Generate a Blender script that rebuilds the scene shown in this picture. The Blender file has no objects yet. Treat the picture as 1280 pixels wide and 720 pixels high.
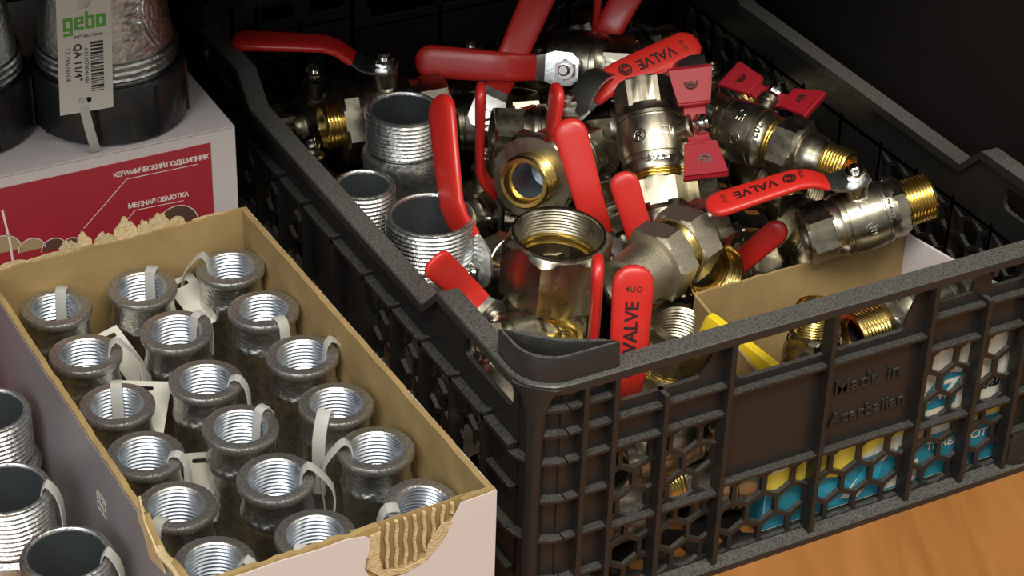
import bpy, bmesh, math, random
from mathutils import Vector as V, Matrix as M
from mathutils.geometry import tessellate_polygon
random.seed(7)
S = .001
PI = math.pi
scn = bpy.context.scene

# ---------------------------------------------------------------- camera
cam_data = bpy.data.cameras.new('camera')
cam = bpy.data.objects.new('camera', cam_data)
scn.collection.objects.link(cam)
cam_data.sensor_width = 36
cam_data.lens = 36 * 2757.3 / 1280
cam_data.clip_start = .01
cr = V((.88413344, -.46642938, .02741702)); cu = V((.2321446, .48944731, .84056542)); cf = V((.40548359, .73680728, -.54101579))
mw = M((cr, cu, -cf)).transposed().to_4x4(); mw.translation = V((-.4674, -.8264, .8464))
cam.matrix_world = mw
scn.camera = cam

# ---------------------------------------------------------------- world, lamps, exposure
world = bpy.data.worlds.new('world'); scn.world = world; world.use_nodes = True
world.node_tree.nodes['Background'].inputs[0].default_value = (.95, .93, .85, 1)
world.node_tree.nodes['Background'].inputs[1].default_value = .25
def area(name, loc, target, sx, sy, power, col):
    l = bpy.data.lights.new(name, 'AREA'); l.shape = 'RECTANGLE'; l.size = sx; l.size_y = sy; l.energy = power; l.color = col
    o = bpy.data.objects.new(name, l); scn.collection.objects.link(o); o.location = loc
    o.rotation_euler = (V(target) - V(loc)).to_track_quat('-Z', 'Y').to_euler()
    o['label'] = 'store ceiling light panel, or the added low fill lamp at left'; o['category'] = 'light'
    return o
area('ceiling_or_fill_light', (-.35, -1.15, 2.3), (.05, .1, .1), 1.7, .6, 56, (1, .94, .82))
area('ceiling_or_fill_light', (1.5, -1.5, 2.3), (.2, .1, .1), .35, 1.3, 7, (1, .93, .80))
area('ceiling_or_fill_light', (-1.7, -1.2, 1.5), (0, .1, .1), .9, 1.0, 17, (.93, .96, 1))  # added low fill lamp at left, puts side highlights on the metal
scn.view_settings.view_transform = 'Standard'; scn.view_settings.look = 'None'
scn.view_settings.exposure = 0.32; scn.view_settings.gamma = 1; scn.view_settings.use_curve_mapping = False

# ---------------------------------------------------------------- materials
def mat(name, col, rough=.5, metal=0, coat=0, bump=0, bscale=200, var=0, vscale=60, col2=None, dust=0, rvar=0, trans=0, wave=None, spec=.5):
    m = bpy.data.materials.new(name); m.use_nodes = True; nt = m.node_tree; b = nt.nodes['Principled BSDF']
    b.inputs['Base Color'].default_value = (*col, 1); b.inputs['Roughness'].default_value = rough
    b.inputs['Metallic'].default_value = metal; b.inputs['Coat Weight'].default_value = coat
    b.inputs['Coat Roughness'].default_value = .12; b.inputs['Specular IOR Level'].default_value = spec
    if trans: b.inputs['Transmission Weight'].default_value = trans
    tc = nt.nodes.new('ShaderNodeTexCoord')
    def noise(s, d=4):
        n = nt.nodes.new('ShaderNodeTexNoise'); n.inputs['Scale'].default_value = s; n.inputs['Detail'].default_value = d
        nt.links.new(tc.outputs['Object'], n.inputs['Vector']); return n
    def mix(fac, a, c):
        x = nt.nodes.new('ShaderNodeMix'); x.data_type = 'RGBA'
        nt.links.new(fac, x.inputs[0])
        if isinstance(a, tuple): x.inputs[6].default_value = (*a, 1)
        else: nt.links.new(a, x.inputs[6])
        x.inputs[7].default_value = (*c, 1); return x.outputs[2]
    def ramp(fac, p0, p1):
        r = nt.nodes.new('ShaderNodeMapRange'); r.inputs[1].default_value = p0; r.inputs[2].default_value = p1
        nt.links.new(fac, r.inputs[0]); return r.outputs[0]
    colout = None
    if col2 is not None:
        colout = mix(ramp(noise(vscale).outputs[0], .35, .65), col, col2)
    if dust:
        g = nt.nodes.new('ShaderNodeNewGeometry'); sx = nt.nodes.new('ShaderNodeSeparateXYZ'); nt.links.new(g.outputs['Normal'], sx.inputs[0])
        up = ramp(sx.outputs[2], .55, .95); n = ramp(noise(900, 8).outputs[0], .25, .85)
        mu = nt.nodes.new('ShaderNodeMath'); mu.operation = 'MULTIPLY'; nt.links.new(up, mu.inputs[0]); nt.links.new(n, mu.inputs[1])
        mu2 = nt.nodes.new('ShaderNodeMath'); mu2.operation = 'MULTIPLY'; nt.links.new(mu.outputs[0], mu2.inputs[0]); mu2.inputs[1].default_value = dust
        colout = mix(mu2.outputs[0], colout or col, (.36, .35, .32))
    if colout is not None: nt.links.new(colout, b.inputs['Base Color'])
    if rvar:
        mr = nt.nodes.new('ShaderNodeMapRange'); nt.links.new(noise(vscale * 2.5).outputs[0], mr.inputs[0])
        mr.inputs[1].default_value = .3; mr.inputs[2].default_value = .7; mr.inputs[3].default_value = rough - rvar; mr.inputs[4].default_value = rough + rvar
        nt.links.new(mr.outputs[0], b.inputs['Roughness'])
    if bump:
        bp = nt.nodes.new('ShaderNodeBump'); bp.inputs['Strength'].default_value = bump; bp.inputs['Distance'].default_value = .001
        nt.links.new(noise(bscale, 5).outputs[0], bp.inputs['Height']); nt.links.new(bp.outputs[0], b.inputs['Normal'])
    return m
def wood_mat(name, c1, c2, c3):
    m = bpy.data.materials.new(name); m.use_nodes = True; nt = m.node_tree; b = nt.nodes['Principled BSDF']
    tc = nt.nodes.new('ShaderNodeTexCoord'); mp = nt.nodes.new('ShaderNodeMapping'); mp.vector_type = 'TEXTURE'; mp.inputs['Scale'].default_value = (1/38, 1/3.5, 1/3.5)
    mp.inputs['Rotation'].default_value = (0, 0, -.42)
    nt.links.new(tc.outputs['Object'], mp.inputs[0])
    n = nt.nodes.new('ShaderNodeTexNoise'); n.inputs['Scale'].default_value = 1; n.inputs['Detail'].default_value = 6; n.inputs['Distortion'].default_value = 1.2
    nt.links.new(mp.outputs[0], n.inputs['Vector'])
    cr_ = nt.nodes.new('ShaderNodeValToRGB'); e = cr_.color_ramp.elements
    e[0].position = .3; e[0].color = (*c1, 1); e[1].position = .72; e[1].color = (*c3, 1); k = e.new(.5); k.color = (*c2, 1)
    nt.links.new(n.outputs[0], cr_.inputs[0]); nt.links.new(cr_.outputs[0], b.inputs['Base Color']); b.inputs['Roughness'].default_value = .42
    return m
MT = dict(
    crate=mat('black_polypropylene', (.0135, .0125, .012), .36, bump=.12, bscale=260, dust=.28, rvar=.08, vscale=40),
    crate_rim=mat('worn_crate_rim', (.018, .017, .016), .38, bump=.25, bscale=500, dust=.5, rvar=.08, vscale=40),
    crate_in=mat('black_crate_wall', (.018, .016, .015), .5, bump=.1, bscale=160, rvar=.08),
    nickel=mat('satin_nickel', (.43, .395, .31), .3, 1, bump=.04, bscale=1400, rvar=.05),
    nickel_shot=mat('shot_blasted_nickel', (.50, .46, .36), .4, 1, bump=.6, bscale=1500),
    brass=mat('bright_brass', (.80, .60, .20), .24, 1, bump=.05, bscale=500),
    galv=mat('galvanised_iron', (.70, .72, .71), .34, .95, bump=.42, bscale=520, col2=(.50, .51, .51), vscale=160, rvar=.1),
    cast=mat('hammered_zinc_casting', (.74, .75, .73), .3, 1, bump=.9, bscale=300, col2=(.5, .51, .5), vscale=200),
    galv_face=mat('galvanised_ring_face', (.62, .61, .59), .36, .92, bump=.4, bscale=750, col2=(.42, .41, .40), vscale=520, rvar=.1),
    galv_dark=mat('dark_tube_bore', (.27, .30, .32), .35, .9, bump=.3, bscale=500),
    zinc=mat('zinc_plated_thread', (.60, .65, .72), .3, .95, bump=.06, bscale=500),
    steel=mat('polished_steel', (.75, .75, .72), .18, 1),
    plate=mat('zinc_lever_plate', (.66, .67, .67), .33, 1, bump=.15, bscale=300),
    red=mat('red_vinyl_grip', (.55, .022, .016), .38, coat=.15, bump=.03, bscale=200),
    dred=mat('dark_red_paint', (.27, .008, .017), .5, spec=.35, bump=.05, bscale=300),
    yellow=mat('yellow_vinyl_grip', (.82, .60, .02), .35, coat=.3),
    ink=mat('black_ink', (.03, .008, .008), .5),
    blk=mat('black_ink_on_paper', (.015, .015, .015), .6),
    rubber=mat('black_enamel_nut', (.012, .013, .014), .3, coat=.2, bump=.15, bscale=140),
    kraft=mat('kraft_cardboard', (.35, .245, .105), .85, bump=.3, bscale=350, col2=(.29, .20, .088), vscale=35, spec=.2),
    kraft_torn=mat('torn_kraft', (.50, .38, .20), .9, bump=1.0, bscale=700, col2=(.60, .48, .29), vscale=300, spec=.1),
    white=mat('white_paperboard', (.56, .51, .50), .6, bump=.08, bscale=60, spec=.3),
    carton=mat('pale_carton_liner', (.60, .54, .53), .6, bump=.05, bscale=60, spec=.3),
    grey=mat('grey_printed_liner', (.22, .21, .225), .5, bump=.1, bscale=40, spec=.4),
    paper=mat('grey_white_tag', (.55, .54, .48), .6),
    strap=mat('translucent_white_strap', (.52, .52, .49), .4, spec=.6, bump=.2, bscale=1500),
    label=mat('crimson_print', (.34, .022, .034), .45, col2=(.37, .03, .04), vscale=10),
    wprint=mat('white_print', (.75, .66, .62), .6),
    brown=mat('brown_print', (.10, .05, .035), .6),
    tan=mat('olive_print', (.36, .27, .14), .6),
    green=mat('green_print', (.10, .33, .05), .5),
    teal=mat('teal_print', (.02, .21, .30), .5),
    cyan=mat('light_blue_print', (.03, .33, .50), .5),
    yprint=mat('yellow_print', (.80, .66, .08), .5),
    cream=mat('cream_print', (.66, .64, .55), .55),
    back=mat('dark_shelf_board', (.009, .007, .0065), .75, spec=.2, bump=.1, bscale=30),
    wood=wood_mat('orange_wood_board', (.27, .105, .024), (.33, .135, .034), (.385, .165, .045)),
)

MT['strap'].node_tree.nodes['Principled BSDF'].inputs['Alpha'].default_value = .75

# ---------------------------------------------------------------- mesh helpers (all lengths in millimetres)
class G:
    def __init__(s): s.v = []; s.f = []; s.mi = []
    def add(s, vs, fs, m=None, mi=0):
        o = len(s.v)
        s.v += [(m @ V(p)) if m is not None else V(p) for p in vs]
        s.f += [tuple(i + o for i in f) for f in fs]; s.mi += [mi] * len(fs); return s
    def box(s, a, b, m=None):
        x0, y0, z0 = a; x1, y1, z1 = b
        return s.add([(x0,y0,z0),(x1,y0,z0),(x1,y1,z0),(x0,y1,z0),(x0,y0,z1),(x1,y0,z1),(x1,y1,z1),(x0,y1,z1)],
              [(3,2,1,0),(4,5,6,7),(0,1,5,4),(1,2,6,5),(2,3,7,6),(3,0,4,7)], m)
    def lathe(s, prof, seg=36, m=None, hexa=None):
        """prof: (z, r) or (z, r, 'h', cap): hexagonal section of apothem r, capped at radius cap; follows z axis"""
        vs = []; fs = []; n = len(prof)
        for p in prof:
            for k in range(seg):
                t = 2 * PI * k / seg
                r = p[1]
                if len(p) > 2:
                    u = (t + PI/6) % (PI/3) - PI/6
                    r = min(p[1] / math.cos(u), p[3])
                vs.append((r * math.cos(t), r * math.sin(t), p[0]))
        for i in range(n - 1):
            for k in range(seg):
                k2 = (k + 1) % seg
                fs.append((i*seg+k, i*seg+k2, (i+1)*seg+k2, (i+1)*seg+k))
        return s.add(vs, fs, m)
    def sweep(s, pts, w, th, side, n=10, m=None, e=.45, cap=True):
        """tube of rounded-rectangle section along pts; w along the side vector, th along the other"""
        side = V(side); N = len(pts); pts = [V(p) for p in pts]; vs = []; fs = []
        if not hasattr(w, '__len__'): w = [w] * N
        if not hasattr(th, '__len__'): th = [th] * N
        for i, p in enumerate(pts):
            t = (pts[min(i+1, N-1)] - pts[max(i-1, 0)]).normalized()
            a = (side - t * side.dot(t)).normalized(); b = t.cross(a)
            for k in range(n):
                q = 2 * PI * (k + .5) / n; c = math.cos(q); d = math.sin(q)
                vs.append(p + a * (w[i]/2 * math.copysign(abs(c)**e, c)) + b * (th[i]/2 * math.copysign(abs(d)**e, d)))
        for i in range(N - 1):
            for k in range(n):
                k2 = (k+1) % n; fs.append((i*n+k, i*n+k2, (i+1)*n+k2, (i+1)*n+k))
        if cap: fs.append(tuple(range(n-1, -1, -1))); fs.append(tuple(range((N-1)*n, N*n)))
        return s.add(vs, fs, m)
    def plate(s, outer, holes, th, m=None):
        """flat plate in the local XY plane, polygon with holes, thickness th along +Z"""
        loops = [[V((p[0], p[1], 0)) for p in outer]] + [[V((p[0], p[1], 0)) for p in h] for h in holes]
        flat = [p for l in loops for p in l]; tri = tessellate_polygon(loops); n = len(flat); fs = []
        for t in tri:
            a, b, c = (flat[i] for i in t)
            if (b - a).cross(c - a).z < 0: t = (t[0], t[2], t[1])
            fs.append((t[0]+n, t[1]+n, t[2]+n)); fs.append((t[2], t[1], t[0]))
        o = 0
        for li, l in enumerate(loops):
            k = len(l); ar = sum(l[i].x*l[(i+1)%k].y - l[(i+1)%k].x*l[i].y for i in range(k))
            ccw = (ar > 0) == (li == 0)
            for i in range(k):
                i1 = o+i; i2 = o+(i+1)%k
                fs.append((i1, i2, i2+n, i1+n) if ccw else (i2, i1, i1+n, i2+n))
            o += k
        return s.add(flat + [p + V((0, 0, th)) for p in flat], fs, m)
    def mesh(s, name, mt, ang=38):
        me = bpy.data.meshes.new(name); me.from_pydata([tuple(p * S) for p in s.v], [], s.f)
        mts = mt if isinstance(mt, (list, tuple)) else [mt]
        for x in mts: me.materials.append(MT[x])
        if len(mts) > 1: me.polygons.foreach_set('material_index', s.mi)
        me.shade_smooth(); me.set_sharp_from_angle(angle=math.radians(ang)); me.update(); return me
def link(name, me, parent=None):
    o = bpy.data.objects.new(name, me); scn.collection.objects.link(o)
    if parent is not None: o.parent = parent
    return o
def part(name, g, mt, parent=None, ang=38): return link(name, g.mesh(name, mt, ang), parent)
def tag(o, label, cat, group=None, kind=None):
    if label: o['label'] = label
    if cat: o['category'] = cat
    if group: o['group'] = group
    if kind: o['kind'] = kind
    return o
def thing(name, label, cat, mtx=None, group=None):
    o = link(name, None); o.empty_display_size = .02
    if mtx is not None: o.matrix_world = mtx
    return tag(o, label, cat, group)
def copy_tree(o, parent=None):
    c = o.copy(); scn.collection.objects.link(c); c.parent = parent
    for ch in list(o.children): copy_tree(ch, c)
    return c
def setm(o, c, R=None):
    m = (R or M.Identity(3)).to_4x4(); m.translation = V(c) * S; o.matrix_world = m
def frame(C, Z, X):
    """rotation whose local Z is Z and local X as near X as possible"""
    Z = V(Z).normalized(); X = V(X); X = (X - Z * X.dot(Z)).normalized(); return M((X, Z.cross(X), Z)).transposed()
def mm(C, R):
    m = R.to_4x4(); m.translation = V(C); return m
_tc = {}
def text_geo(body, size, ext, spacing=1, bold=0):
    key = (body, size, ext, spacing, bold)
    if key in _tc: return _tc[key]
    cu_ = bpy.data.curves.new('t', 'FONT'); cu_.body = body; cu_.size = size; cu_.extrude = ext; cu_.align_x = 'CENTER'; cu_.align_y = 'CENTER'
    cu_.space_character = spacing; cu_.offset = bold; cu_.resolution_u = 3
    o = bpy.data.objects.new('t', cu_); scn.collection.objects.link(o); dg = bpy.context.evaluated_depsgraph_get(); dg.update()
    me = bpy.data.meshes.new_from_object(o.evaluated_get(dg))
    r = ([v.co.copy() for v in me.vertices], [tuple(p.vertices) for p in me.polygons])
    bpy.data.objects.remove(o); bpy.data.meshes.remove(me); _tc[key] = r; return r
def text(g, body, size, ext, m, spacing=1, bold=0, bend=None, xs=1):
    vs, fs = text_geo(body, size, ext, spacing, bold)
    out = []
    for p in vs:
        p = V((p.x * xs, p.y, p.z))
        if bend: a = p.x / bend; p = V(((bend + p.z) * math.sin(a), p.y, (bend + p.z) * math.cos(a) - bend))
        out.append(p)
    return g.add(out, fs, m)
def thread(z0, z1, r, pitch=2.4, amp=.9):
    n = max(2, int(round(abs(z1 - z0) / pitch))); st = (z1 - z0) / n; o = []
    for i in range(n):
        o += [(z0 + st*i, r - amp), (z0 + st*(i+.35), r), (z0 + st*(i+.6), r)]
    return o + [(z1, r - amp)]
def bore(z0, z1, r, pitch=2.4, amp=.9):
    return [(z, 2*r - q) for z, q in thread(z0, z1, r, pitch, amp)]
XZ = M(((1,0,0),(0,0,-1),(0,1,0)))       # local XY plane -> world XZ plane, facing -Y

# ---------------------------------------------------------------- setting
g = G().box((-1600, -900, -30), (1500, 760, 0)); o = part('floor', g, 'wood'); tag(o, 'orange wood grain display board under the crate', None, kind='structure')
g = G().box((-1600, 700, 0), (1500, 720, 482)); o = part('wall_back', g, 'back'); tag(o, 'dark back board of the shelf', None, kind='structure')
g = G().box((440, 30, 0), (456, 700, 482)); o = part('wall_right', g, 'back'); tag(o, 'dark upright board to the right of the crate', None, kind='structure')
g = G().box((-1600, 95, 480), (1500, 720, 505)); o = part('ceiling', g, 'back'); tag(o, 'underside of the shelf above the goods', None, kind='structure')

# ---------------------------------------------------------------- black crate
CW, CD, RH = 400, 524, 168
crate = thing('plastic_crate', 'black honeycomb plastic crate with Made in Azerbaijan moulded on its side, heaped with valves', 'crate')
def clip(poly, x0, y0, x1, y1):
    for ax, val, sg in ((0, x0, 1), (0, x1, -1), (1, y0, 1), (1, y1, -1)):
        out = []
        for i in range(len(poly)):
            a = poly[i]; b = poly[(i+1) % len(poly)]; ia = (a[ax]-val)*sg >= 0; ib = (b[ax]-val)*sg >= 0
            if ia: out.append(a)
            if ia != ib:
                t = (val - a[ax]) / (b[ax] - a[ax]); out.append((a[0]+(b[0]-a[0])*t, a[1]+(b[1]-a[1])*t))
        poly = out
        if len(poly) < 3: return []
    return poly
def hexes(x0, y0, x1, y1, w=20, bar=3.0, ox=0, oy=0):
    holes = []; R_ = w / math.sqrt(3); r_ = R_ - bar / math.sqrt(3); dy = 1.5 * R_
    j0 = int((y0-oy)/dy) - 2; j1 = int((y1-oy)/dy) + 2
    for j in range(j0, j1+1):
        cy = oy + j*dy
        for i in range(int((x0-ox)/w)-2, int((x1-ox)/w)+3):
            cx = ox + i*w + (w/2 if j % 2 else 0)
            p = clip([(cx + r_*math.sin(PI/3*k), cy + r_*math.cos(PI/3*k)) for k in range(6)], x0, y0, x1, y1)
            if len(p) >= 3:
                ar = abs(sum(p[k][0]*p[(k+1)%len(p)][1]-p[(k+1)%len(p)][0]*p[k][1] for k in range(len(p))))/2
                q = []
                for a in p:
                    if not q or math.hypot(a[0]-q[-1][0], a[1]-q[-1][1]) > .3: q.append(a)
                if math.hypot(q[0][0]-q[-1][0], q[0][1]-q[-1][1]) < .3: q.pop()
                if ar > 14 and len(q) >= 3: holes.append(q)
    return holes
def lattice(g, x0, z0, x1, z1, th, m, ox=0, oy=0, w=20):
    g.plate([(x0, z0), (x1, z0), (x1, z1), (x0, z1)], hexes(x0+1, z0+1, x1-1, z1-1, w, 3.0, ox, oy), th, m)
def rrect(x0, z0, x1, z1, r=4, sl=0, sr=0, n=4):
    o = []
    for cx, cz, a0 in ((x1-r, z1-r, 0), (x0+r, z1-r, 90), (x0+r+sl, z0+r, 180), (x1-r-sr, z0+r, 270)):
        for k in range(n+1):
            a = math.radians(a0 + 90*k/n); o.append((cx + r*math.cos(a), cz + r*math.sin(a)))
    return o
TH = 3
def end_wall(parent, y, face, name):
    """short wall of the crate; face -1 looks to -Y. local XY = x,z"""
    R_ = XZ if face < 0 else M(((-1,0,0),(0,0,1),(0,1,0)))
    m = mm((0 if face < 0 else CW, y, 0), R_)    # plate grows along local +Z = outward
    g = G()
    # upper band with hand holes
    top = RH - 3
    g.plate([(24, 114), (130, 114), (130, top), (24, top)], [rrect(60, 141, 120, 158, 4, 0, 6)], TH, m)
    g.plate([(130, 62), (270, 62), (270, top), (130, top)], [rrect(137, 132, 262, 160, 6, 0, 6)], TH, m)
    g.plate([(270, 114), (376, 114), (376, top), (270, top)], [rrect(275, 145, 303, 158, 4, 0, 0), rrect(316, 145, 342, 158, 4)], TH, m)
    g.plate([(24, 5), (55, 5), (55, 114), (24, 114)], [], TH, m); g.plate([(345, 5), (376, 5), (376, 114), (345, 114)], [], TH, m)
    w = part('end_panel', g, 'crate', parent, 30)
    lt = G()
    for a, b in ((55, 88), (88, 130), (270, 312), (312, 345)):
        lattice(lt, a, 57, b, 114, TH, m, a - 1, 66); lattice(lt, a, 5, b, 57, TH, m, a + 6, 14)
    for a, b in ((130, 199), (199, 270)): lattice(lt, a, 5, b, 62, TH, m, a + 4, 12, 21)
    part('lattice', lt, 'crate', w, 30)
    for x in (36, 55, 88, 130, 199, 270, 312, 345, 364):
        zt = top - 2; d = 10
        if x in (88, 312): segs = [(5, 141), (158, zt)]
        elif x == 199: segs = [(5, zt)]
        else: segs = [(5, zt)]
        for a, b in segs:
            bx = G().box((x-1.6, a, 0), (x+1.6, b, d), m); part('rib', bx, 'crate', w, 30)
    for a, b, z in ((27, 55, 150), (27, 55, 133), (27, 55, 114), (27, 55, 88), (27, 55, 60), (27, 55, 30), (55, 130, 133), (55, 130, 114), (55, 130, 57), (130, 270, 62), (130, 270, 126),
                    (345, 373, 133), (270, 345, 114), (270, 345, 57), (345, 373, 114), (345, 373, 88), (345, 373, 60), (345, 373, 30), (270, 345, 137)):
        part('ledge', G().box((a, z-.9, 0), (b, z+.9, 8.5 if a > 20 and b < 380 else 7), m), 'crate', w, 30)
    for x in ((38, 362)):
        ft = G().lathe([(0, 0), (0, 13), (2, 14), (24, 12), (28, 9), (28, 0)], 20, mm((x, 0, 0), M.Identity(3))); ft2 = G(); ft2.add([(p.x, p.z, p.y*.55) for p in ft.v], [tuple(reversed(f)) for f in ft.f], m @ M.Translation((0, 0, 4))); part('foot', ft2, 'crate', w)
    return w
fw = end_wall(crate, 10, -1, 'front'); bw = end_wall(crate, CD - 10, 1, 'back')
g = G()
text(g, 'Made in', 15, .9, mm((232, 6.6, 104), XZ), 1.02, .12); text(g, 'Azerbaijan', 13.2, .9, mm((234.5, 6.6, 81.5), XZ), 1.0, .12)
tag(part('moulded_lettering', g, 'crate', fw), 'raised moulded words Made in Azerbaijan', None)
def ztop(y):
    y = min(y, 1e9)
    P = [(-10, 168), (112, 168), (130, 149), (392, 149), (412, 168), (600, 168)]
    for (a, za), (b, zb) in zip(P, P[1:]):
        if a <= y <= b: return za + (zb-za)*(y-a)/(b-a)
def side_wall(x, face):
    # local XY = y,z ; outward along local +Z
    if face < 0: m = mm((x, CD, 0), M(((0,0,-1),(-1,0,0),(0,1,0))));  fl = lambda y: CD - y
    else: m = mm((x, 0, 0), M(((0,0,1),(1,0,0),(0,1,0)))); fl = lambda y: y
    def pl(pts): 
        q = [(fl(a), b) for a, b in pts]; return q[::-1] if face < 0 else q
    g = G()
    prof = [(y, ztop(y) - 3) for y in (24, 112, 130, 392, 412, 500)]
    g.plate(pl([(24, 118), (500, 118)] + prof[::-1]), [pl(rrect(30, 138, 88, 154, 6)), pl(rrect(436, 138, 494, 154, 6))], TH, m)
    g.plate(pl([(215, 40), (309, 40), (309, 118), (215, 118)]), [], TH, m)
    g.plate(pl([(24, 5), (55, 5), (55, 118), (24, 118)]), [], TH, m); g.plate(pl([(469, 5), (500, 5), (500, 118), (469, 118)]), [], TH, m)
    w = part('side_panel', g, 'crate', crate, 30)
    lt = G()
    cols = [(55, 95), (95, 135), (135, 175), (175, 215), (309, 349), (349, 389), (389, 429), (429, 469)]
    for a, b in cols:
        for z0, z1 in ((5, 60), (60, 118)): 
            h = [[(fl(p[0]), p[1]) for p in q] for q in hexes(a+1, z0+1, b-1, z1-1, 20, 3, a, z0+9)]
            lt.plate(pl([(a, z0), (b, z0), (b, z1), (a, z1)]), h, TH, m)
    lt.plate(pl([(215, 5), (309, 5), (309, 40), (215, 40)]), [[(fl(p[0]), p[1]) for p in q] for q in hexes(216, 6, 308, 39, 20, 3, 220, 14)], TH, m)
    part('lattice', lt, 'crate', w, 30)
    for y in (55, 95, 135, 175, 215, 262, 309, 349, 389, 429, 469):
        zt = 122 if y not in (36, 488) else 160
        a, b = sorted((fl(y-1.6), fl(y+1.6))); part('rib', G().box((a, 5, 0), (b, zt, 9), m), 'crate', w, 30)
    for z in (118, 60):
        a, b = sorted((fl(24), fl(500))); part('ledge', G().box((a, z-1.5, 0), (b, z+1.5, 9), m), 'crate', w, 30)
    for a_, b_ in ((24, 55), (469, 500)):
        for z in (88, 30):
            a, b = sorted((fl(a_), fl(b_))); part('ledge', G().box((a, z-1.3, 0), (b, z+1.3, 7), m), 'crate', w, 30)
    return w
side_wall(10, -1); side_wall(CW - 10, 1)
# rounded corner posts
def corner_pts(cx, cy, sx, sy, r, a0=0, a1=90, n=8):
    o = []
    for k in range(n+1):
        a = math.radians(a0 + (a1-a0)*k/n); o.append((cx - sx*r*math.cos(a), cy - sy*r*math.sin(a)))
    return o
RC = 26
for sx, cx in ((1, RC), (-1, CW-RC)):
    for sy, cy in ((1, RC), (-1, CD-RC)):
        fl_ = (sx*sy) < 0
        g = G(); po = corner_pts(cx, cy, sx, sy, RC-8); pi_ = corner_pts(cx, cy, sx, sy, RC-11)
        poly = po + pi_[::-1]
        ar = sum(poly[i][0]*poly[(i+1)%len(poly)][1]-poly[(i+1)%len(poly)][0]*poly[i][1] for i in range(len(poly)))
        if ar < 0: poly = poly[::-1]
        g.plate(poly, [], RH-8, mm((0, 0, 5), M.Identity(3)))
        p = part('corner_post', g, 'crate', crate)
        for z in (150, 133, 114, 88, 60, 30):
            a_ = 0 if z in (114, 60) else 48; q = corner_pts(cx, cy, sx, sy, RC-1.5, a_) + corner_pts(cx, cy, sx, sy, RC-9, a_)[::-1]
            ar = sum(q[i][0]*q[(i+1)%len(q)][1]-q[(i+1)%len(q)][0]*q[i][1] for i in range(len(q)))
            if ar < 0: q = q[::-1]
            part('ledge', G().plate(q, [], 1.8, mm((0, 0, z-.9), M.Identity(3))), 'crate', p)
        a = PI/4; bxp = (cx - sx*(RC-4)*math.cos(a), cy - sy*(RC-4)*math.sin(a))
        pil = [(bxp[0], bxp[1], z) for z in (4, 40, 90, 130, 150, 160, 166)]
        part('pillar', G().sweep(pil, [12, 10, 9.5, 10, 13, 19, 28], [9]*7, (1, -1*sx*sy, 0), 12, None, .6), 'crate', p)
# top rim: closed rail following the outline, stepping down along the long sides
def outline(inset, r, n=8):
    P = []
    def seg(a, b, k): return [(a[0]+(b[0]-a[0])*i/k, a[1]+(b[1]-a[1])*i/k) for i in range(k)]
    i = inset; x0, y0, x1, y1 = i, i, CW-i, CD-i; r = max(r - i, 3)
    P += seg((x0+r, y0), (x1-r, y0), 14)
    P += [(x1-r+r*math.sin(PI/2*k/n), y0+r-r*math.cos(PI/2*k/n)) for k in range(n)]
    ys = [y0+r, 70, 111, 113, 129, 131, 200, 300, 391, 393, 411, 413, 460]
    P += [(x1, y) for y in ys]
    P += [(x1-r+r*math.cos(PI/2*k/n), y1-r+r*math.sin(PI/2*k/n)) for k in range(n)]
    P += seg((x1-r, y1), (x0+r, y1), 14)
    P += [(x0+r-r*math.sin(PI/2*k/n), y1-r+r*math.cos(PI/2*k/n)) for k in range(n)]
    P += [(x0, y) for y in [y1-r] + ys[1:][::-1]]
    P += [(x0+r-r*math.cos(PI/2*k/n), y0+r-r*math.sin(PI/2*k/n)) for k in range(n)]
    return P
def ring(g, i0, i1, zf, h, r=RC, jit=0):
    A = outline(i0, r); B = outline(i1, r); n = len(A); vs = []; fs = []
    for p, q in zip(A, B):
        j = random.uniform(-jit, jit)
        zt = zf(p[1])
        vs += [(p[0], p[1], zt-h), (p[0]+j*0, p[1]+j, zt-.8), (p[0]+(q[0]-p[0])*.06, p[1]+(q[1]-p[1])*.06 + j, zt), (q[0], q[1], zf(p[1])), (q[0], q[1], zt-h)]
    for k in range(n):
        a = k*5; b = ((k+1) % n)*5
        for t in range(5): t2 = (t+1) % 5; fs.append((a+t, b+t, b+t2, a+t2))
    g.add(vs, fs)
g = G(); ring(g, 0, 13.5, ztop, 6, jit=.35); part('rim', g, 'crate_rim', crate, 30)
g = G(); ring(g, -3, 10, lambda y: 5, 5); part('bottom_flange', g, 'crate_rim', crate, 30)
# lower shoulder rail outside along the side walls
# stacking lugs
for sx, ox_ in ((1, 0), (-1, CW)):
    for sy, oy_ in ((1, 0), (-1, CD)):
        def T(p): return (ox_ + sx*p[0], oy_ + sy*p[1], p[2])
        out = [(4.5, 42), (4.5, 33)] + [(4.5 + 22 - 22*math.cos(PI/2*k/8), 4.5 + 22 - 22*math.sin(PI/2*k/8)) for k in range(9)] + [(40, 4.5), (56, 4.5)]
        inn = [(56, 4.5), (50, 9), (40, 13.5), (30, 19), (22, 26), (15.5, 32), (10, 38), (4.5, 42)]
        g = G()
        path = out + inn[1:-1]
        pts = [V(T((a, b, 174.5))) for a, b in path]; pts.append(pts[0]); N = len(pts)
        vs = []; fs = []
        for i in range(N-1):
            pr = pts[(i-1) % (N-1)]; nx = pts[(i+1) % (N-1)]; t = (nx-pr).normalized(); nn = V((t.y, -t.x, 0)) * 1.4
            for d, z in ((1, 166), (1, 183.2), (.6, 184), (-.6, 184), (-1, 183.2), (-1, 166)): q = pts[i] + nn*d; vs.append((q.x, q.y, z))
        for i in range(N-1):
            a = i*6; b = ((i+1) % (N-1))*6
            for t in range(6):
                t2 = (t+1) % 6; f = (a+t, a+t2, b+t2, b+t); fs.append(f if sx*sy > 0 else f[::-1])
        g.add(vs, fs); part('stacking_lug', g, 'crate_rim', crate)
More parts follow.
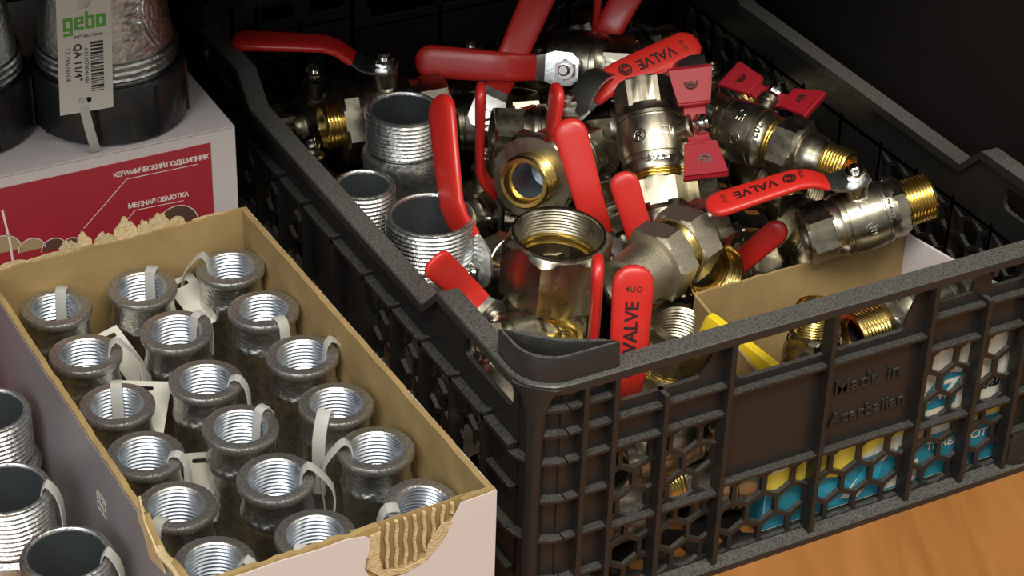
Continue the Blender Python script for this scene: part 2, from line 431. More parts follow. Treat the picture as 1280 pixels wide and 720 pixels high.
# floor grid
g = G(); g.plate([(10, 10), (390, 10), (390, 514), (10, 514)], hexes(14, 14, 386, 510, 26, 12, 0, 0), 3, mm((0, 0, 2), M.Identity(3))); part('crate_floor', g, 'crate_in', crate, 30)

# ---------------------------------------------------------------- valves
def disc(z, r, up=1): return [(z, r), (z, 0.01)]
def hexprof(z0, z1, a, capr=None, ch=1.6):
    """closed outer hex wall from z0 to z1 with chamfered ends"""
    c = capr or a*1.156; return [(z0, a*1.0, 'h', a*1.01), (z0+ch, a, 'h', c), (z1-ch, a, 'h', c), (z1, a, 'h', a*1.01)]
def z_(prof, s): return [(p[0]*s,) + tuple(p[1:]) for p in prof]
_mc = {}
def cached(key, fn):
    if key not in _mc: _mc[key] = fn()
    return _mc[key]
def cg(key, name, mt, parent, fn, ang=24):
    me = cached(key, lambda: fn().mesh(name, mt, ang)); return link(name, me, parent)
def lever_geo(what, L=104):
    path = [(-9, 38), (-4, 38), (8, 38), (15, 39), (24, 45), (31, 50.5), (40, 53.5), (60, 54), (80, 54), (L-8, 54)]
    w = [15, 24, 25, 20, 16, 16, 17, 17, 17, 16]
    if what == 'plate':
        return G().sweep([V((x, y, 0)) for y, x in path], w, 2.6, (0, 0, 1), 8, None, .5)
    if what == 'bare':
        p2 = path[:7] + [(50, 53)]; return G().sweep([V((x, y, 0)) for y, x in p2], w[:8], 3, (0, 0, 1), 8, None, .4)
    gp = path[4:9] + [(L-11, 54), (L-7, 54), (L-4, 54), (L-1.5, 54), (L, 54)]
    gp = [(21, 43)] + gp
    gw = [18.5, 19, 19.5, 20.5, 22, 23, 23.6, 22, 18.5, 13, 5]
    gt = [5.5, 5.8, 6, 6.3, 6.6, 7, 7.6, 7.6, 7, 5.6, 2.5]
    # resample straight stretch for smooth ends
    return G().sweep([V((x, y, 0)) for y, x in gp], gw, gt, (0, 0, 1), 16, None, .62)
def valve(name, label, C, A, N, Ld, s=1.0, plus='hexF', minus='hexF', handle='lever', grip='red', txt=None, group=None, marks=False, finish='nickel', flip=False, ls=1.0, lw=1.0, face=(-.405, -.737, .541), twist=None):
    Zd = V(A).normalized(); X = V(N); X = (X - Zd*X.dot(Zd)).normalized()
    # keep the stem exact, let the pipe axis follow
    X = V(N).normalized(); Zd = (V(A) - X*V(A).dot(X)).normalized(); Y = Zd.cross(X)
    R_ = M((X, Y, Zd)).transposed(); m4 = R_.to_4x4() @ M.Scale(s, 4); m4.translation = V(C)*S
    root = thing(name, label, 'valve', m4, group)
    def body():
        p = []
        p += [(-24, 17), (-24, 21), (-20, 21.5), (-17, 23.2), (-14.5, 23.4), (-14, 22.6), (-13, 22.6), (-12.5, 23.6), (-6, 24.3), (0, 24.5), (6, 24.3), (12.5, 23.6), (13, 22.6), (14, 22.6), (14.5, 23.4), (17, 23.2), (20, 21.5), (24, 21), (24, 17)]
        return G().lathe(p, 40)
    bd = cg(('body', finish), 'valve_body', finish, root, body)
    if marks:
        fa = math.atan2(V(face).dot(Y), V(face).dot(X))
        def put(n, txt_, size, r_, z, off, rot):
            g = G(); text(g, txt_, size, .7, M.Rotation(fa + off, 4, 'Z') @ M.Translation((r_, 0, z)) @ mm((0, 0, 0), M(((0, 0, 1), (1, 0, 0), (0, 1, 0)))) @ M.Rotation(rot, 4, 'Z'), 1.1, .18, 23)
            part(n, g, 'steel', bd)
        rr_ = 0 if flip else PI
        put('year_mark', '2025', 8, 22.6, 17.6, 0, rr_); put('round_emblem', '\u00ae', 13, 24.3, 2, .42, rr_); put('letter_mark', 'CE', 9, 24.3, 0, -.42, rr_)
    for sg, e in ((1, plus), (-1, minus)):
        def F(prof): return G().lathe([(p[0]*sg,)+tuple(p[1:]) for p in prof] if sg > 0 else [(-p[0],)+tuple(p[1:]) for p in prof][::-1], 48)
        if e == 'hexF':
            cg((e, sg, finish), 'hex_end', finish, root, lambda: F([(20, 19)] + hexprof(21, 43, 19.3) + [(43, 17.8), (42, 16.8)] + bore(41.5, 26, 16) + [(25, 13), (8, 12), (6, .01)]))
        if e in ('male', 'bigmale'):
            a = 19.5 if e == 'male' else 26
            cg((e, sg, finish, 'h'), 'hex_collar', finish, root, lambda: F([(18, 18)] + hexprof(21, 32 if e == 'male' else 34, a) + [(34 if e == 'male' else 34, 14)]))
            tl = 53 if e == 'male' else 45
            cg((e, sg, 't'), 'brass_thread', 'brass', root, lambda: F([(30, 15)] + thread(33, tl, 17, 2.5, .9) + [(tl+1, 15.5), (tl+1, 13.2), (tl-4, 12.6), (tl-6, 12.2), (tl-6, 11)]))
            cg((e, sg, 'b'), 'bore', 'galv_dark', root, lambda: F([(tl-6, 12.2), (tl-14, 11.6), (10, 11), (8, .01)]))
        if e == 'brassF':
            cg((e, sg, finish, 'h'), 'hex_collar', finish, root, lambda: F([(18, 18)] + hexprof(21, 34, 21) + [(34, 14)]))
            cg((e, sg, 't'), 'brass_mouth', 'brass', root, lambda: F([(30, 15), (33, 19.6), (47, 19.6), (48.5, 18.8), (48.5, 17.6)] + bore(48, 32, 16.8, 2.6, .9) + [(31, 13), (24, 12.6)]))
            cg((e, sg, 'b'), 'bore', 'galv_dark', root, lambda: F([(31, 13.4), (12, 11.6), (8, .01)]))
        if e == 'union':
            cg((e, sg, 'r'), 'brass_ring', 'brass', root, lambda: F([(23, 18)] + thread(24, 31, 21.3, 2.4, .9) + [(32, 18)]))
            cg((e, sg, finish, 'n'), 'union_nut', finish, root, lambda: F([(30, 17)] + hexprof(31, 51, 23.2) + [(52.5, 22), (54, 17)]))
            cg((e, sg, finish, 'p'), 'tail_piece', finish, root, lambda: F([(50, 15), (52, 19), (56, 19.6), (62, 19), (68, 17), (72, 16.6), (72, 14)]))
            cg((e, sg, 't'), 'brass_thread', 'brass', root, lambda: F([(70, 14)] + thread(72, 90, 16.2, 2.5, .9) + [(91, 14.8), (91, 12.6), (70, 12), (30, .01)]))
    mX = M.Rotation(PI/2, 4, 'Y')    # lathe z -> +X
    def stem(): return G().lathe([(16, 11), (22, 10), (24, 8.2), (31, 8), (31, 9.4), (35.5, 9.4), (36.5, 7.5), (36.5, 0.01)], 24, mX)
    st = cg(('stem', finish), 'stem_neck', finish, root, stem)
    if handle in ('lever', 'bare'):
        ang = math.atan2(V(Ld).dot(Zd), V(Ld).dot(Y)) # rotation about X taking +Y to lever dir
        Rx = M.Rotation(ang, 4, 'X')
        lv = cg(('lever', handle), 'lever', 'plate', root, lambda: lever_geo('plate' if handle == 'lever' else 'bare'))
        lv.matrix_local = Rx @ M.Diagonal((1, ls, ls*lw, 1))
        if handle == 'lever':
            cg(('grip', grip), 'grip', grip, lv, lambda: lever_geo('grip'), 60)
            if txt:
                def ink():
                    g = G(); Rt = M(((0, 0, 1), (1, 0, 0), (0, 1, 0)))
                    Ru = Rt @ M.Rotation(PI if txt == 'c' else 0, 3, 'Z')
                    text(g, 'VALVE', 10.6, .12, mm((57.62, 69, 0), Ru), .98, .2)
                    text(g, '4UO', 4.4, .12, mm((57.75, 91, 0), Rt @ M.Rotation(-PI/2, 3, 'Z')), 1.15, .06)
                    text(g, '\u00a9', 12, .12, mm((57.62, 45, 0), Rt), 1, .22)
                    if txt == 'b': text(g, '11.0', 4.0, .12, mm((57.3, 36.5, 0), Rt @ M.Rotation(-PI/2, 3, 'Z')), 1.1, .05)
                    return g
                cg(('ink', txt), 'printed_lettering', 'ink', lv, ink)
    if handle == 'slab':
        ang = math.atan2(V(Ld).dot(Zd), V(Ld).dot(Y))
        lv = cg(('slabl',), 'lever', 'plate', root, lambda: G().sweep([V((38, y, 0)) for y in (-10, 0, 10, 60)], [16, 18, 18, 18], 2.6, (0, 0, 1), 8, None, .4)); lv.matrix_local = M.Rotation(ang, 4, 'X')
        cg(('slabg',), 'grip', grip, lv, lambda: G().sweep([V((38.5, y, 0)) for y in (8, 10, 74, 79, 81)], [22, 27, 27, 25, 18], [7, 8, 8, 7, 4], (0, 0, 1), 12, None, .3))
    if handle == 'wing':
        ang = math.atan2(V(Ld).dot(Zd), V(Ld).dot(Y)); Rx = M.Rotation(ang, 4, 'X')
        def wing():
            g = G(); 
            g.sweep([V((x, y, 0)) for y, x in [(-16, 43), (-13, 39), (-9, 37.8), (9, 37.8), (13, 39), (16, 43)]], [15]*6, 2.6, (0, 0, 1), 8, None, .3)
            for k in (-1, 1):
                g.sweep([V((x, k*y, 0)) for y, x in [(14, 42), (15.5, 43.4), (26, 45), (38, 47)]], [20, 23, 27, 31], 2.8, (0, 0, 1), 8, None, .25)
                g.sweep([V((x, k*y, 0)) for y, x in [(15, 44), (15, 38.5)]], [23, 20], 2.6, (0, 0, 1), 8, None, .3)
                g.sweep([V((x, k*y, 0)) for y, x in [(38, 47), (39.3, 46), (39.3, 42.5)]], [31, 31, 31], 2.4, (0, 0, 1), 8, None, .25)
            return g
        lv = cg(('wing',), 'butterfly_handle', 'dred', root, wing, 30)
        Lw = R_ @ V(Rx.to_3x3() @ V((0, 1, 0))); Wv = Lw.cross(X); tw = math.atan2(V(face).dot(Wv), V(face).dot(X)); tw = max(-.85, min(.85, tw)) if twist is None else twist
        lv.matrix_local = Rx @ M.Translation((.038, 0, 0)) @ M.Rotation(tw, 4, 'Y') @ M.Translation((-.038, 0, 0))
        for k in (-1, 1):
            def em():
                g = G(); a = math.atan2(3.6, 22.5); Rt = M.Rotation(k*a, 3, 'Z') @ M(((0, 0, 1), (k, 0, 0), (0, k, 0)))
                text(g, '\u00ae', 13, .12, mm((46.95, k*28.5, 0), Rt), 1, .2); return g
            if txt: cg(('em', k), 'printed_emblem', 'ink', lv, em)
    cg(('nut',), 'lever_nut', 'steel', root, lambda: G().lathe([(39, 5.5)] + hexprof(39.5, 45, 6.6) + [(45, 4.2), (48, 4), (49, 3), (49, .01)], 24, mX))
    return root

TOC = V((-.42, -.76, .49)); RT = V((.876, -.48, 0)); UPV = V((.23, .49, .84))
valve('ball_valve', 'nickel valve at the far left back, long red lever reaching over the crate side', (102, 396, 120), (-1, .17, .0), (-.05, 0, 1), (-71, 47, 0), 1.0, plus='bigmale', minus='hexF')
valve('ball_valve', 'valve beside the tallest dark tube, its red lever standing up edge-on with a rounded tip', (113, 204, 97), (.3, .8, -.4), (-.9, 0, .25), (14, 72, 84), 1.0, ls=1.1, lw=1.1)
valve('ball_valve', 'dim nickel valve at the back with dark red embossed lever lying flat to the left', (247, 388, 132), (62, -35, 0), (-.62, -.70, .35), (-91, 44, 4), 1.0)
valve('ball_valve', 'valve whose thin red lever stands upright edge-on right of the rounded red lever', (176, 284, 76), (.3, .5, -.1), (-.876, .48, 0), (-.05, .05, 1), .98)
valve('ball_valve', 'buried valve with broad red lever leaning up at the top middle', (180, 405, 90), (1, -.3, 0), (-.3, -.75, .6), (.66, .51, .55), 1.0)
valve('ball_valve', 'buried valve with a narrow red lever standing up at the top photo edge', (231, 440, 96), (.5, .8, 0), (.876, -.48, 0), (0, .1, 1), 1.0)
valve('ball_valve', 'far dark valve with a deep red lever slanting up at the top photo edge', (282, 420, 92), (.4, .9, 0), (-.5, -.6, .6), (.5, .1, .75), 1.0)
valve('ball_valve', 'dim valve with a broad red VALVE lever, behind the 2025 valve', (188, 312, 122), (1, -.47, 0), (-.12, -.5, .88), (70, 0, 18), 1.0, txt='c', finish='nickel')
valve('ball_valve', 'valve with a slim red lever upright in the middle right of the brass-ended union', (196, 245, 95), (.4, .5, 0), (-.85, .2, .1), (.02, .12, 1), .9)
valve('ball_valve', 'valve with a broad red lever leaning left of the large 2025 nickel valve', (186, 226, 82), (.8, .5, 0), (-.5, -.7, .35), (-.12, .42, .9), .92)
valve('ball_valve', 'low valve whose short red lever tip leans in front of the broad leaning red lever', (205, 196, 72), (.6, .5, 0), (-.5, -.75, .3), (-.25, .12, .8), .8)
valve('ball_valve', 'valve with slim red lever upright against the big hexagonal socket', (38, 104, 84), (.1, .8, .3), (.876, -.48, 0), (.0, .0, 1), 1.0)
valve('ball_valve', 'valve with bright red VALVE lever upright against the front rim', (104, 86, 70), (.75, .4, -.3), (-.36, -.88, .28), (.06, .02, 1), 1.02, txt='a')
valve('ball_valve', 'valve by the left crate wall, rounded red lever tip poking out over the rim', (60, 126, 111), (.4, .9, 0), (-.11, .99, .08), (-38, -11, 48), .62, lw=1.35)
valve('ball_valve', 'large nickel valve stamped 2025 with a dark red butterfly handle, centre of the heap', (213, 228, 157), (-.149, -.789, -.595), (.478, -.67, .555), (-.149, -.789, -.595), .93, plus='union', handle='wing', txt='w', marks=True)
valve('ball_valve', 'dark union valve with raised dark red butterfly handle, right of the 2025 valve', (292, 236, 141), (.426, -.913, 0), (.771, .351, .463), (.426, -.913, 0), .86, twist=1.35, plus='union', handle='wing', txt='w', marks=True, flip=True)
valve('ball_valve', 'nickel valve with brass male end and red VALVE lever, far right of the heap', (287, 100, 150), (.905, -.25, .335), (-.27, -.02, .95), (-.94, .26, -.42), .86, plus='male', txt='b', marks=True, ls=1.05, lw=1.0)
valve('ball_valve', 'valve under the brightest red VALVE lever, only its dark red lever tip showing', (247, 198, 58), (.5, .8, 0), (-.77, -.63, .17), (.5, -.39, .78), .85, lw=.8)
valve('ball_valve', 'nickel nut valve with a brass tube pointing at the viewer, middle left of the heap', (160, 262, 134), (-.814, -.58, .03), (.2, .1, .95), (.6, .36, 0), 1.04, plus='bigmale', handle='bare')
valve('ball_valve', 'valve with ribbed brass mouth beside the small carton, facing the viewer', (205, 175, 103), (.2, -.9, .25), (.9, 0, .1), (0, .9, .5), 1.0, plus='brassF', handle=None)
valve('ball_valve', 'valve with a bent bright steel lever behind the dark red butterfly plates', (243, 288, 132), (.8, -.4, 0), (-.2, -.1, .97), (.7, -.3, 0), .9, handle='bare')
valve('ball_valve', 'gas valve with a flat yellow lever inside the small carton', (217, 41, 97), (0, .05, 1), (-.9, -.4, .0), (-26, 56, 20), .78, plus='male', grip='yellow', handle='slab')
valve('ball_valve', 'brass-ended valve lying in the small carton behind the right hand hole', (302, 50, 105), (-1, -.06, 0), (0, .4, -.9), (1, 0, 0), 1.0, plus='male', handle=None)
valve('ball_valve', 'valve with a dark red butterfly handle standing in the small carton', (262, 70, 62), (.2, 1, 0), (0, -.1, 1), (1, .1, 0), .9, handle='wing', grip='red')
# lower heap, seen through the mesh
low = [((82, 46, 34), (1, .2, 0), (0, .5, .8)), ((176, 44, 32), (.9, -.1, .1), (.1, .9, .4)), ((68, 60, 78), (.3, .9, -.1), (.9, -.2, .2)), ((118, 50, 73), (1, .1, .2), (0, .9, .2)), ((128, 92, 30), (.7, .6, 0), (0, 0, 1)),
       ((42, 100, 36), (.1, 1, 0), (.5, 0, 1)), ((44, 165, 40), (.2, 1, .1), (.5, 0, 1)), ((120, 120, 45), (1, .2, 0), (0, -.3, 1)), ((42, 390, 70), (0, 1, .1), (0, 0, 1)), ((190, 130, 34), (.3, 1, 0), (0, 0, 1)),
       ((250, 200, 60), (1, 0, 0), (0, 0, 1)), ((320, 160, 70), (.2, 1, 0), (0, 0, 1)), ((330, 260, 90), (0, 1, 0), (0, 0, 1)), ((250, 270, 70), (1, .2, 0), (0, 0, 1)), ((330, 340, 90), (1, .3, 0), (0, 0, 1)), ((150, 340, 60), (1, .3, 0), (0, 0, 1)), ((80, 470, 80), (1, .1, 0), (0, 0, 1)), ((200, 460, 80), (1, .1, 0), (0, 0, 1)), ((320, 450, 90), (1, .1, 0), (0, 0, 1))]
for i, (c, a, n) in enumerate(low):
    valve('ball_valve', 'nickel valve in the lower heap, glimpsed through the crate mesh', c, a, n, a, 1.0, plus=['male', 'hexF', 'union'][i % 3] if i not in (5, 6) else 'male', handle=None, group='valves in the bottom of the crate')

# pipe unions
def union_fit(label, C, A, parts, s=1.0):
    R_ = frame(C, A, (0.1, .2, 1) if abs(V(A).normalized().z) < .8 else (1, .25, 0)); m4 = R_.to_4x4() @ M.Scale(s, 4); m4.translation = V(C)*S
    r = thing('pipe_union', label, 'pipe fitting', m4)
    for n, mt, prof, sg in parts: part(n, G().lathe(prof, sg), mt, r, 24)
    return r
union_fit('nickel union with two hexagonal nuts and a brass joint between them, lying in the middle', (170, 131, 139), (.93, .37, .06), [
    ('tail_piece', 'nickel_shot', [(-20, 14), (-20, 19), (-26, 20), (-52, 19), (-53, 15), (-40, 14), (-10, .01)][::-1], 40),
    ('union_nut', 'nickel_shot', [(-23, 15)] + hexprof(-22, -4, 23.5) + [(-4, 15)], 48),
    ('brass_ring', 'brass', [(-5, 18), (-4, 21.5), (-1, 22.5), (1, 20), (4, 21.5), (6, 18)], 40),
    ('body_nut', 'nickel_shot', [(4, 15)] + hexprof(4, 23, 23) + [(25, 18), (30, 17.5), (30, 12)], 48),
    ('small_nut', 'nickel', [(29, 12)] + hexprof(30, 44, 18) + [(44, 13), (30, 12), (20, .01)], 48)], .92)
union_fit('large upright nickel hexagonal socket with threaded mouth, biggest opening near the front', (96, 146, 125), (.03, -.06, 1), [
    ('hex_socket', 'nickel', [(-4, 24)] + hexprof(-3, 37, 29.5, 34.2, 2.5) + [(38, 29), (40, 28.6), (40, 26.8)] + bore(39, 22, 26, 2.1, .6) + [(21, 24)], 48),
    ('brass_seat', 'brass', [(22, 26), (22, 23.8), (20, 23), (17, 23), (16, 24)], 40),
    ('lower_body', 'nickel', [(-60, 18)] + hexprof(-60, -5, 27, 31.3, 4) + [(-4, 22), (10, 20), (10, .01)], 48)], 1.0)
union_fit('upright brass threaded ring mouth low in front of the big hexagonal socket', (74, 108, 96), (-.05, -.05, 1), [
    ('brass_mouth', 'brass', [(-6, 16)] + thread(-4, 22, 21, 2.6, 1) + [(24, 19.5), (24, 17), (20, 16.4)] + bore(18, 4, 16.4) + [(2, 12), (-10, .01)], 40),
    ('hex_base', 'nickel', [(-30, 12)] + hexprof(-28, -5, 22) + [(-5, 14)], 48)], 1.0)
union_fit('upright nickel hexagonal nut below the two-nut union', (158, 98, 96), (.1, -.15, 1), [
    ('hex_nut', 'nickel', [(-14, 14)] + hexprof(-12, 14, 21) + [(15, 16), (14, 15)] + bore(13, -8, 14.4) + [(-9, .01)], 48),
    ('brass_thread', 'brass', [(-14, 12)] + [(-p[0] , p[1]) for p in thread(13, 34, 18)] + [(-34, .01)], 40)], 1.0)

# ---------------------------------------------------------------- galvanised fittings
def strap_geo(rb, rt, z0=0, drop=34, lift=4, spread=6, w=6):
    pts = [(rb-1.2, z0-26), (rb-1, z0-14), (rb-.4, z0-5), (rb+1.2, z0+lift*.55), ((rb+rt)/2, z0+lift), (rt-1, z0+lift*.75), (rt+spread*.5, z0-2), (rt+spread*.9, z0-9), (rt+spread, z0-18), (rt+spread*.8, z0-drop)]
    P = [V((a, 0, b)) for a, b in pts]
    Q = []
    for i in range(len(P)-1):
        for k in range(2): Q.append(P[i].lerp(P[i+1], k/2))
    Q.append(P[-1]); return G().sweep(Q, w, 1.1, (0, 1, 0), 8, None, .4)
def ext_fit(label, C, r, H, th=28, strap=None, tilt=(0, 0, 1), group=None, cat='pipe fitting'):
    R_ = frame(C, tilt, (1, 0, 0)); m4 = R_.to_4x4(); m4.translation = V(C)*S
    t = thing('threaded_pipe_fitting', label, cat, m4, group)
    part('male_thread', G().lathe([(-th-2, r-2)] + thread(-th, -2, r, 3.0, 1.15) + [(-.6, r-1.2), (0, r-2), (0, r-3.4), (-.7, r-4.1), (-2, r-4.3)], 56), 'galv', t)
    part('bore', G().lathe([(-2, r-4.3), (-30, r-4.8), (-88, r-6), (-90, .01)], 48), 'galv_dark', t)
    part('cast_body', G().lathe([(-H, .01), (-H, r+4), (-H*.75, r+5), (-H*.55, r+3), (-th-14, r+1.6), (-th-8, r+3.2), (-th-4, r+1.8), (-th-2, r-1.5)], 56), 'galv', t)
    if strap is not None:
        s_ = part('strap', strap_geo(r-5.5, r, 0, 60, 4, 5, 7), 'strap', t); s_.rotation_euler = (0, 0, math.radians(strap))
    return t
ext_fit('tallest dark threaded tube fitting standing in the crate, left of the rounded red lever', (93, 349, 150), 26, 140)
ext_fit('smallest threaded tube fitting standing in the crate against its left side', (34, 285, 140), 20.5, 130)
ext_fit('widest threaded tube fitting standing in the crate with bluish bore', (56, 233, 140), 28.5, 130)
ext_fit('threaded galvanised fitting outside the carton, farthest of the three at left edge', (-238, 205, 100), 24, 98, 30)
ext_fit('threaded galvanised fitting outside the carton with a white strap, middle one at left edge', (-250, 131, 100), 25, 98, 32, strap=-30)
ext_fit('threaded galvanised fitting with lilac bore and white strap, front one in the bottom left corner', (-238, 64, 100), 24.5, 98, 32, strap=-35)
# a loose strap of a neighbour at the photo's left edge
ext_fit('threaded galvanised fitting behind the other three, white strap at the left edge', (-262, 262, 104), 22, 102, 28, strap=-25)

# female couplings in the carton
def coupling_geo():
    ring_ = G().lathe([(-6, 17)] + [(-5.6, 20.4), (-4.4, 21.3), (-1.4, 21.5), (-.3, 20.9), (0, 20), (0, 15.6), (-.8, 14.8)], 48)
    inner = G().lathe([(-.8, 14.8)] + bore(-1.6, -24, 14.1, 2.5, .75) + [(-26, 12), (-60, 11), (-60, .01)], 48)
    body = G().lathe([(-100, .01), (-100, 20), (-84, 20.5), (-76, 20), (-70, 18), (-36, 19), (-27, 19.1), (-25, 19.9), (-22.5, 20.5), (-20, 19.9), (-18.5, 19.2), (-12, 19), (-8, 19.2), (-5.8, 19.5)], 48)
    return ring_, inner, body
rg, ig, bg_ = coupling_geo()
_ml = [rg.mesh('rim_ring', 'galv_face'), ig.mesh('threaded_bore', 'zinc'), bg_.mesh('cast_body', 'cast')]
def lett(txt_):
    g = G(); text(g, txt_, 11, .5, mm((0, 0, 0), M(((0, 0, 1), (1, 0, 0), (0, 1, 0)))) @ M.Identity(4), 1, .1); return g
def cyl_text(body, size, r, z, ang):
    g = G(); vs, fs = text_geo(body, size, .5, 1, .1); out = []
    for p in vs:   # text runs downward along z
        a = p.y / r; out.append(((r + p.z) * math.cos(a), (r + p.z) * math.sin(a), z - p.x))
    g.add(out, fs, M.Rotation(math.radians(ang), 4, 'Z')); return g
_lt = cyl_text('GEBO QA', 8, 17.4, -52, -118).mesh('cast_lettering', 'galv')
_st = {}
def coupling(x, y, label, th, typ, tilt=(0, 0, 1), z=110):
    R_ = frame(0, tilt, (1, 0, 0)); m4 = R_.to_4x4(); m4.translation = V((x, y, z))*S
    t = thing('pipe_coupling', label, 'pipe fitting', m4, 'galvanised couplings standing in the open carton')
    bd = link('cast_body', _ml[2], t); link('rim_ring', _ml[0], t); link('threaded_bore', _ml[1], t); link('cast_lettering', _lt, bd)
    if th is not None:
        if typ not in _st: _st[typ] = strap_geo(13.2, 21.5, 0, *[(30, 3.5, 4, 6), (40, 7, 10, 6.5), (26, 2, 2.5, 7), (46, 6, 6, 8)][typ]).mesh('strap', 'strap')
        s_ = link('strap', _st[typ], t); s_.rotation_euler = (0, 0, math.radians(th))
    return t
gx = (-175, -119, -61); gy = (275, 222, 166, 114, 64, 11)
rown = ['back row', 'second row from the back', 'third row from the back', 'third row from the front', 'second row from the front', 'front row']
coln = ['left', 'middle', 'right']
TH_ = [[61, 50, 145], [-15, 20, -80], [72, -35, -8], [-40, 25, -135], [-140, -22, 165], [-45, -135, 170]]
TY_ = [[2, 2, 1], [1, 0, 2], [2, 0, 1], [0, 0, 3], [2, 1, 1], [1, 3, 2]]
pos = {}
for j in range(6):
    for i in range(3):
        x, y = gx[i] + random.uniform(-1.5, 1.5), gy[j] + random.uniform(-1.5, 1.5); z = 110
        tl = (random.uniform(-.03, .03), random.uniform(-.03, .03), 1)
        if (i, j) == (2, 5): x, y, z, tl = -57, 10, 107, (.05, -.16, 1)
        pos[(i, j)] = coupling(x, y, 'galvanised ring-topped coupling in the carton, %s, %s column' % (rown[j], coln[i]), TH_[j][i], TY_[j][i], tl, z)
# hanging paper tags between the couplings
def tag_part(owner, quad, label, ink=False):
    """quad: 4 world points (mm); tag with a slot near its first edge"""
    a, b, c, d = (V(p) for p in quad); o_ = owner.matrix_world.inverted()
    X = (b-a); Wd = X.length; X = X.normalized(); Y = (d-a); Y = (Y - X*Y.dot(X)); Hh = Y.length; Y = Y.normalized(); R_ = M((X, Y, X.cross(Y))).transposed()
    mt_ = mm(a, R_)
    g = G().plate([(0, 0), (Wd, 0), (Wd, Hh), (0, Hh)], [rrect(Wd/2-4.5, 3.5, Wd/2+4.5, 6.5, 1.2)], .5, mt_)
    m = M.Scale(1000, 4) @ o_ @ M.Scale(.001, 4)
    g.v = [m @ p for p in g.v]; t = part('paper_tag', g, 'paper', owner, 30); t['label'] = label
    if ink:
        k = G()
        for q in range(4): k.box((Wd*.3, 12+q*5, .5), (Wd*.75, 14.5+q*5, .62), mt_)
        k.v = [m @ p for p in k.v]; part('printed_bars', k, 'green', t, 30)
bpy.context.view_layer.update()
tag_part(pos[(0, 2)], [(-158, 205, 96), (-133, 190, 97), (-140, 158, 84), (-166, 172, 83)], 'pale tag with a slot leaning between the couplings')
tag_part(pos[(2, 0)], [(-100, 292, 96), (-80, 298, 97), (-82, 262, 80), (-103, 256, 78)], 'pale tag with a slot behind the second column')
tag_part(pos[(0, 1)], [(-156, 262, 92), (-140, 268, 92), (-138, 232, 70), (-156, 226, 70)], 'shaded tag between the couplings')
tag_part(pos[(1, 3)], [(-150, 128, 92), (-132, 122, 92), (-134, 112, 50), (-152, 118, 50)], 'pale tag printed in green', True)

# big fittings with black nuts on the white box
def big_fit(x, y, label, tagged):
    t = thing('large_pipe_fitting', label, 'pipe fitting', M.Translation((x*S, y*S, .1765)))
    part('black_nut', G().lathe([(0, .01), (0, 46.5), (1.5, 48.5), (36, 48.5), (38.5, 47), (38.5, 42), (36, 38)], 64), 'rubber', t)
    for a in range(0, 360, 45):
        part('nut_rib', G().box((47.4, -.7, 2), (49.6, .7, 36), M.Rotation(math.radians(a-72), 4, 'Z')), 'rubber', t)
    part('cast_body', G().lathe([(34, 38)] + [(38, 42)] + [q for k in range(3) for q in ((39.5+k*4.6, 41.6), (40.2+k*4.6, 43.6), (41.6+k*4.6, 44.4), (43.0+k*4.6, 43.6), (43.7+k*4.6, 41.6))] + [(54, 41.5), (60, 41), (80, 38.5), (104, 35.5), (112, 35.5), (118, 38), (134, 38), (136, 34), (136, 30), (110, 29), (90, .01)], 64), 'cast', t)
    # raised cast ridge curling down the body
    for o_, a0 in ((0, -62), (5, -62)):
        pts = []
        for k in range(12):
            z = 58 + 48*k/11; a = math.radians(a0 + o_ - 13*math.sin(PI*k/11*1.1)); r = 41.3 - (z-60)*.125; pts.append(V((r*math.cos(a), r*math.sin(a), z)))
        part('cast_ridge', G().sweep(pts, 2.4, 2.2, (0, 0, 1), 8, None, 1), 'cast', t)
    g = G(); vs, fs = text_geo('11/4', 13, .8, 1, .2); g.add([((40.5 - p.x*0 + p.z)*math.cos(p.y/40), (40.5 + p.z)*math.sin(p.y/40), 80 - p.x) for p in vs], fs, M.Rotation(math.radians(-82 if tagged else -60), 4, 'Z')); part('cast_lettering', g, 'cast', t)
    return t
bf = big_fit(-98, 380, 'large galvanised fitting with black nut on the white box, wearing the green and white tag', True)
big_fit(-192, 400, 'large galvanised fitting with black nut on the white box, cut by the left photo edge', False)
# tag hanging in front of it
tg = G(); a0 = V((-145.5, 329.5, 208)); X = V((.998, .02, -.05)).normalized(); Y = V((.075, 0, 1)); Y = (Y - X*Y.dot(X)).normalized(); Rt = M((X, Y, X.cross(Y))).transposed()
TW, THh = 33.5, 77
inv = M.Scale(1000, 4) @ bf.matrix_world.inverted() @ M.Scale(.001, 4)
bpy.context.view_layer.update(); inv = M.Scale(1000, 4) @ bf.matrix_world.inverted() @ M.Scale(.001, 4)
mt_ = inv @ mm(a0, Rt)
tg.plate([(0, 0), (TW, 0), (TW, THh), (0, THh)], [rrect(11.5, 5.5, 20, 9.5, 1.5), rrect(11.5, THh-9, 20, THh-5.5, 1.5)], .7, mt_)
tgo = part('paper_tag', tg, 'paper', bf, 30); tgo['label'] = 'white hang tag with green logo and barcode'
g = G()
def glyph(rects, ox):
    for x0_, y0_, x1_, y1_ in rects: g.box((3.6 + ox + x0_, 54.6 + y0_, .7), (3.6 + ox + x1_, 54.6 + y1_, .82), mt_)
O_ = [(0, 0, 2, 8.5), (4, 0, 6, 8.5), (2, 0, 4, 2), (2, 6.5, 4, 8.5)]
glyph(O_ + [(4, -3.2, 6, 0), (0, -3.2, 4, -1.4)], 0); glyph([(0, 0, 2, 8.5), (2, 0, 6, 1.8), (2, 6.7, 6, 8.5), (4, 3.6, 6, 6.7), (2, 3.6, 4, 5)], 6.8); glyph(O_ + [(0, 8.5, 2, 11.2)], 13.6); glyph(O_, 20.4)
part('green_logo', g, 'green', tgo)
